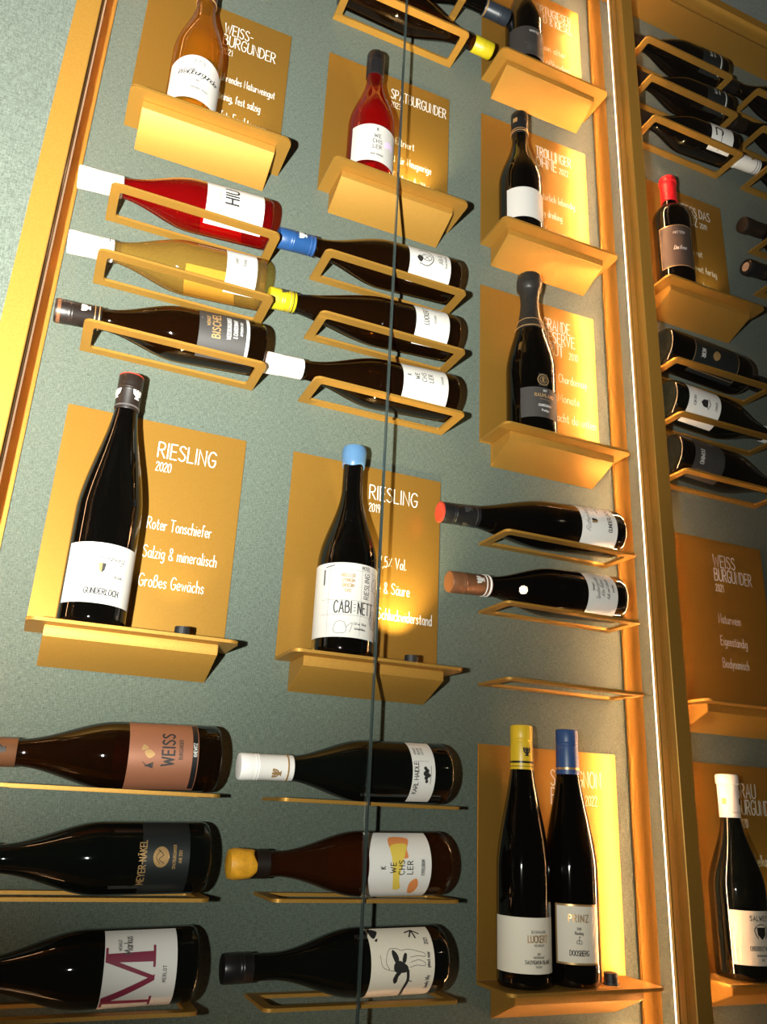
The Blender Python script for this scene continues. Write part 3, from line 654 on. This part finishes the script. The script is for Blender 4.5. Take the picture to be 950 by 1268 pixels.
# ---- lying bottles --------------------------------------------------------------
def lying(L, z, cap_x, R, *a, tilt=3.4, base=.2235, right=False, **k):
    """base end of the bottle rests over the end bar of the rack, the shoulder sinks into the ring"""
    tr = math.radians(tilt)
    if not right:
        bx = L+base; ln = (bx-cap_x)/math.cos(tr)
        lie = ((bx, YB, z+R/math.cos(tr)+.0016+.0*tr), tr, -1)
    else:
        bx = L+W-base; ln = (cap_x-bx)/math.cos(tr)
        lie = ((bx, YB, z+R/math.cos(tr)+.0016), tr, 1)
    return bottle(a[0], a[1], R, ln, *a[2:], lie=lie, **k)
S = lambda k, j: ZK(k)+.1015*j
names = [(0, 2, 2, 'gold ring rack holding the red rosé bottle with a white cap'), (0, 2, 1, 'gold ring rack holding the pale golden wine bottle'), (0, 2, 0, 'gold ring rack holding the brown-capped BISCHEL bottle'),
 (1, 2, 2, 'gold ring rack holding the blue-capped bottle'), (1, 2, 1, 'gold ring rack holding the lemon-yellow-capped bottle, between two other racks'), (1, 2, 0, 'gold ring rack under the white-capped WECHSLER bottle'),
 (2, 1, 2, 'gold ring rack holding the red-topped GUNDERLOCH bottle that lies down'), (2, 1, 1, 'gold ring rack holding the copper-capped bottle, above the empty rack'), (2, 1, 0, 'empty gold ring rack with no bottle'),
 (0, 0, 2, 'gold ring rack under the copper-labelled WEISS bottle'), (0, 0, 1, 'gold ring rack under the dark MEYER-NÄKEL bottle'), (0, 0, 0, 'gold ring rack under the bottle with the big red M'),
 (1, 0, 2, 'gold ring rack under the white-capped KARL HAIDLE bottle'), (1, 0, 1, 'gold ring rack under the orange wine bottle with yellow wax'), (1, 0, 0, 'gold ring rack under the bottle with the lamb label'),
 (1, 4, 0, 'gold ring rack at the top edge holding a yellow-capped bottle that points right'), (1, 4, 1, 'gold ring rack cut by the top edge, holding the slate-capped bottle'),
 (3, 2, 2, 'right bay ring rack under the bottle with a thin gold outline label'), (3, 2, 1, 'right bay ring rack under the bottle with the white shield label'), (3, 2, 0, 'right bay ring rack under the grey ringed label, just above the bottleless shelf'),
 (3, 4, 2, 'topmost ring rack in the right bay, close under the top rail'), (3, 4, 1, 'second ring rack from the top in the right bay, between two racks beside the post'), (3, 4, 0, 'right bay ring rack under the white label with the black hooked mark'),
 (4, 4, 2, 'ring rack cut by the right edge, highest of the edge racks, near the top rail'), (4, 4, 1, 'ring rack at the right edge, above the one with the white-capped bottle'), (4, 4, 0, 'ring rack at the right edge under the white-capped neck'),
 (4, 3, 2, 'ring rack at the right edge under the dark bottle with brown cork'), (4, 3, 1, 'ring rack at the right edge under the dark bottle with pale cork')]
for c, k, j, lb in names: rack(COL[c], S(k, j), lb)

# upper left rack
q = Lab().t('HIU', .004, .036, .0175, 'ink', .0017, 1.3, 2.2).t('WEINGUT', .0, .060, .0034, 'pale_ink', .0003)
lying(COL[0], S(2, 2), -.0528, .0355, 'red rosé bottle with white cap and HIU label, lying in the upper left rack', 'rose_glass', 'burgundy', 'white_cap', .0545, base=.2140, labels=[(0, 68, .015, .094, 'soft_paper', q), (180, 40, .03, .09, 'soft_paper', None, None, 'back_label')])
q = Lab().t('Sankt', .004, .026, .006, 'grey_ink', .0005, slant=.2).t('Anna', .004, .015, .006, 'grey_ink', .0005, slant=.2).l([(-.004, .034), (0, .038), (.004, .034)], .0005, 'grey_ink')
lying(COL[0], S(2, 1), -.0487, .0355, 'pale golden white wine bottle with white cap, lying below the red rosé', 'gold_glass', 'burgundy', 'white_cap', .0535, base=.2140, labels=[(0, 66, .015, .056, 'soft_paper', q), (180, 46, .03, .10, 'soft_paper', None, None, 'back_label')], cap_bands=[(.10, .001, 'pale_ink')], cap_art=capart(10).t('VDP', 0, .014, .004, 'gold_ink', .0005))
q = Lab().t('WEINGUT', .008, .052, .0042, 'gold_ink', .0005, 1.2, 2).t('BISCHEL', .004, .039, .0098, 'gold_ink', .0010, 1.2, 2.4).t('WEISSBURGUNDER', .003, .025, .0052, 'white_ink', .0004, 1.0, 1.4).t('& CHARDONNAY', .003, .0165, .0052, 'white_ink', .0004, 1.0, 1.2).t('APPENHEIM 2021', .004, .010, .0030, 'white_ink', .0005).f([(-.042, .0008), (.042, .0008), (.042, .0048), (-.042, .0048)], 'white_ink', False).t('·', .010, .060, .006, 'white_ink')
lying(COL[0], S(2, 0), -.0472, .0360, 'dark bottle with brown gold-rimmed cap and BISCHEL label, in the upper left rack', 'amber_glass', 'burgundy', 'brown_cap', .0525, labels=[(2, 70, .024, .090, 'grey_paper', q)], cap_bands=[(.04, .0012, 'gold_ink'), (.14, .0008, 'gold_ink'), (.90, .004, 'copper_cap')], cap_art=capart(12).eagle(0, .019, .011, 'white_ink'))
# middle rack
q = Lab().f([(-.010+.0, .050), (-.004, .056), (.002, .052), (-.002, .046)], 'ink').l([(.006*math.cos(a*.5236)+.000, .040+.008*math.sin(a*.5236)) for a in range(13)], .0010, 'grey_ink').l([(-.012, .052), (-.014, .040), (-.008, .032), (0, .029), (.008, .032), (.014, .040), (.012, .052)], .0014, 'grey_ink', True).l([(-.004, .036), (.004, .044)], .0008, 'ink').l([(.004, .036), (-.004, .044)], .0008, 'ink')
q.t('JÜLG', .002, .014, .0062, 'grey_ink', .0006, 1.4, 3).t('Weisser Burgunder', 0, .007, .003, 'pale_ink', .0003)
lying(COL[1], S(2, 2), .2185, .0358, 'blue-capped bottle with crest label, lying in the rack left of the TROLLINGER shelf', 'amber_glass', 'burgundy', 'blue_cap', .052, base=.2190, labels=[(8, 68, .0215, .0895, 'soft_paper', q)], cap_bands=[(.03, .0015, 'navy_cap'), (.14, .001, 'navy_cap')], cap_art=capart(10).eagle(0, .021, .012, 'white_ink'), tilt=3.0)
q = Lab().t('LUCKERT', .004, .034, .0075, 'grey_ink', .0007, 1.2, 1.8).t('SYLVANER', .0, .022, .003, 'pale_ink', .0003).l([(.010, .012), (.022, .016), (.014, .020), (.024, .024)], .0003, 'pale_ink', True)
lying(COL[1], S(2, 1), .2140, .0358, 'dark bottle with lemon-yellow cap and pale label, between blue and white capped bottles', 'amber_glass', 'schlegel', 'yellow_cap', .036, base=.2190, labels=[(4, 68, .0215, .0755, 'soft_paper', q)], cap_bands=[(.10, .001, 'black_cap'), (.22, .001, 'gold_ink')], cap_art=capart(25).eagle(0, .018, .010), tilt=3.0)
lying(COL[1], S(2, 0), .2180, .0358, 'white-capped amber bottle with plain white WECHSLER label, in the middle rack', 'amber_glass', 'burgundy', 'white_cap', .051, base=.2190, labels=[(10, 68, .0215, .0915, 'soft_paper', wechsler().t('SCHEUREBE', 0, .008, .0028, 'pale_ink', .0003))], tilt=3.0)
# right of the middle
lying(COL[2], S(1, 2), .4862, .0362, 'GUNDERLOCH bottle with red-topped black cap, lying down near the strip of gold', 'dark_glass', 'schlegel', 'black_cap', .056, base=.2125, labels=[(14, 70, .020, .083, 'white_paper', gunderloch())], cap_top='redtop', cap_bands=[(.08, .0015, 'grey_ink')], cap_art=capart(20).eagle(0, .020, .012, 'grey_ink').eagle(-.026, .020, .012, 'grey_ink'))
q = Lab()
for i, (s_, h_) in enumerate((('Weingut', .004), ('Spatburgunder', .006), ('Alte Reben', .006), ('Kalk und Schiefer', .0045), ('trocken', .004))): q.t(s_, .002, .040-.0085*i, h_, 'grey_ink', .0004, slant=.3)
lying(COL[2], S(1, 1), .5022, .0350, 'copper-capped dark bottle with script label, lying above the empty rack', 'dark_glass', 'burgundy', 'copper_cap', .060, base=.2095, labels=[(8, 68, .022, .073, 'white_paper', q)], cap_bands=[(.03, .0025, 'white_cap'), (.14, .0012, 'white_cap')], cap_art=capart(15).eagle(0, .020, .012, 'white_ink'), tilt=2.6)
# lower left
q = Lab().t('WEISS', .006, .026, .0125, 'ink', .0012, 1.2, 2.2).t('BURGUNDER', .006, .017, .0038, 'ink', .0004, 1.2, 2)
for i in range(7): q.l([(-.008-.0007*i, .058-.001*i), (-.012, .053+.0005*i), (-.014+.001*i, .047)], .0007, 'ink')
q.f([(-.004, .052), (.002, .057), (.005, .052), (.0, .046)], 'gold_ink').f([(.004, .060), (.010, .058), (.006, .053)], 'gold_ink').f([(-.040, .001), (.040, .001), (.040, .0065), (-.040, .0065)], 'black_cap', False).t('KNEWITZ', .006, .002, .0036, 'white_ink', .0005)
lying(COL[0], S(0, 2), -.0520, .0357, 'bottle with copper cap and copper WEISS label, top one lying at the lower left', 'amber_glass', 'burgundy', 'copper_cap', .055, labels=[(2, 72, .027, .100, 'copper_paper', q), (180, 60, .03, .108, 'copper_paper', None, None, 'back_label')], cap_art=capart(8).eagle(0, .016, .011), tilt=1.8)
q = Lab().t('MEYER-NÄKEL', -.006, .044, .0066, 'gold_ink', .0007, 1.3, 2).f([(.010*math.cos(a*.5236), .029+.008*math.sin(a*.5236)) for a in range(12)], 'gold_ink').l([(-.006, .026), (-.002, .031), (.002, .027), (.007, .032)], .0007, 'black_paper', True).l([(-.006, .030), (0, .034), (.006, .030)], .0006, 'black_paper', True).t('SPATBURGUNDER', 0, .014, .0030, 'gold_ink', .0004).t('AHR 2021', 0, .008, .0030, 'gold_ink', .0004)
lying(COL[0], S(0, 1), -.0520, .0357, 'black bottle with dark gold-printed MEYER-NÄKEL label, between two lying bottles', 'green_glass', 'burgundy', 'black_cap', .055, labels=[(4, 70, .024, .072, 'black_paper', q)], tilt=1.8)
q = Lab()
def serif_m(q, u, v, h, ink):
    k = h/10; P = lambda *a: [(u+x*k, v+y*k) for x, y in a]
    q.f(P((-5.6, 0), (-4.6, 0), (-4.2, 10), (-5.2, 10)), ink, False).f(P((-6.8, 0), (-3.6, 0), (-3.6, .5), (-6.8, .5)), ink, False)
    q.f(P((-5.3, 10), (-3.4, 10), (.9, 0), (-.2, 0)), ink, False).f(P((-.2, 0), (.6, 0), (4.4, 10), (3.5, 10)), ink, False)
    q.f(P((3.2, 0), (5.2, 0), (5.0, 10), (3.4, 10)), ink, False).f(P((2.2, 0), (6.4, 0), (6.4, .5), (2.2, .5)), ink, False)
    q.f(P((-6.5, 9.5), (-4, 9.5), (-4, 10), (-6.5, 10)), ink, False).f(P((4, 9.5), (6.2, 9.5), (6.2, 10), (4, 10)), ink, False)
serif_m(q, -.004, .021, .048, 'red_ink')
q.t('Markus', .028, .044, .008, 'pale_ink', .0006, 1.0, 1.4).t('WEINGUT', .028, .054, .003, 'pale_ink', .0003).t('MERLOT', .0, .010, .0034, 'grey_ink', .0004, 1.3, 3)
lying(COL[0], S(0, 0), -.0520, .0355, 'black bottle with a big wine-red M on its white label, lowest at the left', 'green_glass', 'burgundy', 'black_cap', .055, labels=[(-4, 78, .024, .094, 'white_paper', q)], tilt=1.8)
# lower middle
q = Lab().t('KARL HAIDLE', -.010, .022, .0055, 'ink', .0007, 1.2, 1.2, width=.038).t('WEINGUT', .024, .023, .0028, 'pale_ink', .0003).t('RIESLING', .024, .018, .0028, 'pale_ink', .0003).t('STETTEN', .024, .013, .0028, 'pale_ink', .0003).l([(.010, .008), (.010, .027)], .0003, 'grey_ink')
for u, v, r in ((-.004, .013, .003), (-.009, .012, .0025), (-.001, .011, .0028), (.002, .013, .0022), (-.013, .011, .002), (-.006, .009, .0026)): q.f([(u+r*math.cos(a*1.0472), v+r*math.sin(a*1.0472)) for a in range(6)], 'ink')
q.l([(-.016, .006), (.005, .0055)], .0006, 'ink').l([(-.006, .006), (-.006, .012)], .0008, 'ink')
lying(COL[1], S(0, 2), .2385, .0362, 'dark green bottle with white gold-ringed cap and KARL HAIDLE label, lower middle', 'green_glass', 'burgundy', 'white_cap', .0605, base=.2180, labels=[(4, 70, .028, .058, 'white_paper', q)], cap_bands=[(.10, .0018, 'gold_ink')], cap_art=capart(-26).eagle(0, .021, .011, 'gold_ink'), tilt=1.4)
q = wechsler()
for pts, ink in (([(.010, .030), (.020, .030), (.034, .026), (.036, .048), (.024, .052), (.012, .046)], 'orange_ink'), ([(-.024, .036), (-.010, .040), (.012, .034), (.026, .030), (.024, .050), (.010, .050), (-.010, .048), (-.026, .044)], 'yellow_ink'), ([(-.034, .018), (-.022, .014), (-.012, .018), (-.018, .026), (-.032, .024)], 'orange_ink')): q.items.insert(0, (ink, 'f', catmull(pts+[pts[0]], 4)[:-1], 0))
q.t('EYFELGRUW'.replace('W', 'N'), 0, .009, .0038, 'grey_ink', .0004, 1.1, 1.2)
lying(COL[1], S(0, 1), .2385, .0355, 'orange wine bottle with yellow wax top and yellow-splashed WECHSLER label', 'orange_glass', 'burgundy', 'yellow_wax', .026, base=.2180, labels=[(-4, 74, .030, .108, 'white_paper', q), (180, 50, .03, .132, 'copper_paper', None, None, 'back_label')], cap_style='wax', cap_bands=[(-.62, .015, 'brown_cap')], tilt=1.4)
q = Lab()
# the lamb: pale outline body, black head, black branch
q.l([(-.002, .055), (.004, .059), (.012, .058), (.018, .054), (.018, .046), (.016, .040), (.017, .032), (.014, .018), (.012, .012), (.009, .012), (.010, .020), (.009, .030)], .0005, 'grey_ink', True).l([(.004, .030), (.006, .020), (.003, .012), (.0, .013), (.001, .022), (-.001, .031)], .0005, 'grey_ink', True).l([(-.004, .048), (-.002, .058), (.002, .064), (.012, .066)], .0005, 'grey_ink', True)
q.f([(.002, .050), (.006, .046), (.005, .040), (.0, .033), (-.005, .034), (-.006, .042), (-.004, .049)], 'ink').f([(.004, .048), (.012, .052), (.017, .051), (.013, .046), (.007, .044)], 'ink').f([(-.005, .046), (-.012, .050), (-.017, .048), (-.016, .045), (-.010, .044), (-.006, .041)], 'ink').f([(.006, .040), (.013, .037), (.012, .034), (.004, .036)], 'ink')
q.l([(-.004, .033), (-.014, .032), (-.026, .035), (-.040, .034)], .0034, 'ink', True).l([(-.014, .032), (-.016, .027)], .001, 'ink')
q.t('lonely lilly', -.018, .006, .0044, 'ink', .0006, 1.1, 1.6).t('pinot noir', .006, .006, .0044, 'ink', .0006, 1.1, 1.6).t('2021', .025, .006, .0044, 'ink', .0006, 1.1, 1.6)
for a in (.3, 1.0, 1.8, 2.6): q.l([(.040, .022), (.040-.011*math.sin(a), .022+.009*math.cos(a))], .0018, 'ink')
q.f([(.040, .064), (.030, .070), (.034, .074), (.044, .074)], 'ink').f([(.030, .066), (.026, .068), (.028, .070)], 'ink')
lying(COL[1], S(0, 0), .2425, .0352, 'black bottle with black screw cap and lamb label, lowest in the middle', 'green_glass', 'burgundy', 'black_cap', .030, base=.2170, labels=[(-2, 76, .022, .099, 'cream_paper', q)], tilt=1.4)
# top middle, necks to the right
q = Lab().t('GUTSWEIN', 0, .030, .004, 'white_ink', .0006).t('Silvaner', 0, .022, .003, 'white_ink', .0004).t('2022', 0, .016, .003, 'white_ink', .0004)
lying(COL[1], S(4, 0), .5650, .0358, 'dark bottle with bright yellow cap pointing right, at the top edge', 'amber_glass', 'burgundy', 'yellow_cap', .036, labels=[(-10, 66, .030, .085, 'grey_paper', q)], right=True, tilt=2.0)
lying(COL[1], S(4, 1), .6000, .0358, 'dark bottle with slate cap pointing right toward the PORTUGIESER bottle', 'dark_glass', 'burgundy', 'slate_cap', .050, labels=[(0, 66, .030, .085, 'grey_paper', None)], right=True, cap_bands=[(.03, .003, 'gold_ink')], cap_style='screw', tilt=2.0)
# right bay: top rack (necks left)
def band_label():
    q = Lab().t('BLAU', .002, .030, .006, 'white_ink', .0008).t('FRANK', .002, .021, .004, 'white_ink', .0005).f([(-.038, .0045), (.038, .0045), (.038, .0075), (-.038, .0075)], 'white_ink', False)
    for i in range(3): q.l([(.020, .014+.0045*i), (.038, .014+.0045*i)], .0009, 'white_ink')
    return q
lying(COL[3], S(4, 2), .8720, .0355, 'dark bottle with white-striped label, topmost in the right bay', 'dark_glass', 'burgundy', 'brown_cap', .052, labels=[(2, 70, .020, .075, 'black_paper', band_label())], cap_end=None)
lying(COL[3], S(4, 1), .8720, .0355, 'dark bottle with white-striped label, below the topmost one in the right bay', 'dark_glass', 'burgundy', 'brown_cap', .052, labels=[(2, 70, .020, .075, 'black_paper', band_label())])
q = Lab().l([(-.012, .044), (.004, .044), (.000, .028), (-.010, .030)], .0035, 'ink', True).l([(-.040, .030), (.040, .030)], .0012, 'ink').t('SILVANER', .020, .010, .0030, 'ink', .0004)
lying(COL[3], S(4, 0), .8720, .0355, 'dark bottle with hooked black mark on white label, in the right bay', 'dark_glass', 'burgundy', 'black_cap', .052, labels=[(2, 70, .020, .076, 'white_paper', q)])
# right bay: middle rack, bases to the left
q = Lab().frame(-.036, .036, .002, .098, .0008, 'gold_ink').f([(.002, .040), (.010, .046), (.006, .054), (-.004, .056), (-.008, .048)], 'gold_ink').t('NOIR', .004, .016, .008, 'white_ink', .0008)
for z_, lb_, pap, art, s1, gl, ck in ((S(2, 2), 'dark bottle with thin gold outline label, base toward the post', 'black_paper', q, .130, 'dark_glass', 'black_cap'),):
    lying(COL[3], z_, 1.168, .0362, lb_, gl, 'bordeaux', ck, .05, labels=[(6, 70, .045, .145, pap, art)], right=True)
q = Lab().f([(-.007, .040), (.007, .040), (.0065, .031), (0, .025), (-.0065, .031)], 'ink', False).l([(-.009, .041), (0, .045), (.009, .041)], .0014, 'ink', True).t('SALWEY', 0, .010, .005, 'grey_ink', .0005).t('WEINGUT', 0, .056, .004, 'pale_ink', .0004)
lying(COL[3], S(2, 1), 1.172, .0362, 'dark bottle with shield on white label, base toward the post', 'green_glass', 'burgundy', 'white_cap', .05, labels=[(10, 70, .022, .090, 'white_paper', q)], right=True)
q = Lab().t('DOMINO', .004, .012, .0075, 'white_ink', .0009, 1.2, 1.6)
for k in range(5): q.l([((.008+.004*k)*math.cos(a*.5236), .040+(.008+.004*k)*.7*math.sin(a*.5236)) for a in range(13)], .0004, 'pale_ink')
q.t('MV', -.030, .036, .008, 'white_ink', .0004, slant=.3)
lying(COL[3], S(2, 0), 1.172, .0362, 'dark bottle with ringed grey label, base toward the post, above the bottleless shelf', 'dark_glass', 'burgundy', 'black_cap', .05, labels=[(4, 74, .024, .086, 'grey_paper', q)], right=True)
# far right column
lying(COL[4], S(4, 2), 1.1200, .0355, 'dark bottle at the right edge, its neck hidden behind the topmost rack', 'dark_glass', 'burgundy', 'black_cap', .05, labels=[(4, 66, .024, .075, 'black_paper', None)], tilt=3.0)
lying(COL[4], S(4, 1), 1.1300, .0355, 'dark bottle at the right edge with a brown-ended cap beside the second rack', 'dark_glass', 'burgundy', 'brown_cap', .05, labels=[(4, 66, .024, .075, 'black_paper', None)], cap_bands=[(.85, .004, 'copper_cap')], tilt=3.0)
lying(COL[4], S(4, 0), 1.1330, .0355, 'dark bottle at the right edge with a white cap', 'dark_glass', 'burgundy', 'white_cap', .068, labels=[(4, 66, .024, .075, 'white_paper', None)], cap_bands=[(.06, .001, 'pale_ink'), (.16, .001, 'pale_ink')], cap_art=capart(10).eagle(0, .024, .011, 'gold_ink'), cap_style='foil', tilt=3.2)
lying(COL[4], S(3, 2), 1.1400, .0355, 'dark bottle at the right edge with a brown cork end, upper of two', 'dark_glass', 'bordeaux', 'brown_cap', .05, labels=[(4, 66, .024, .09, 'black_paper', None)], cap_end='brown_cap', cap_style='foil', tilt=3.6)
lying(COL[4], S(3, 1), 1.1360, .0355, 'dark bottle at the right edge with a pale cork end, lower of two', 'dark_glass', 'bordeaux', 'black_cap', .05, labels=[(4, 66, .024, .09, 'black_paper', None)], cap_end='cork', cap_style='foil', tilt=3.6)
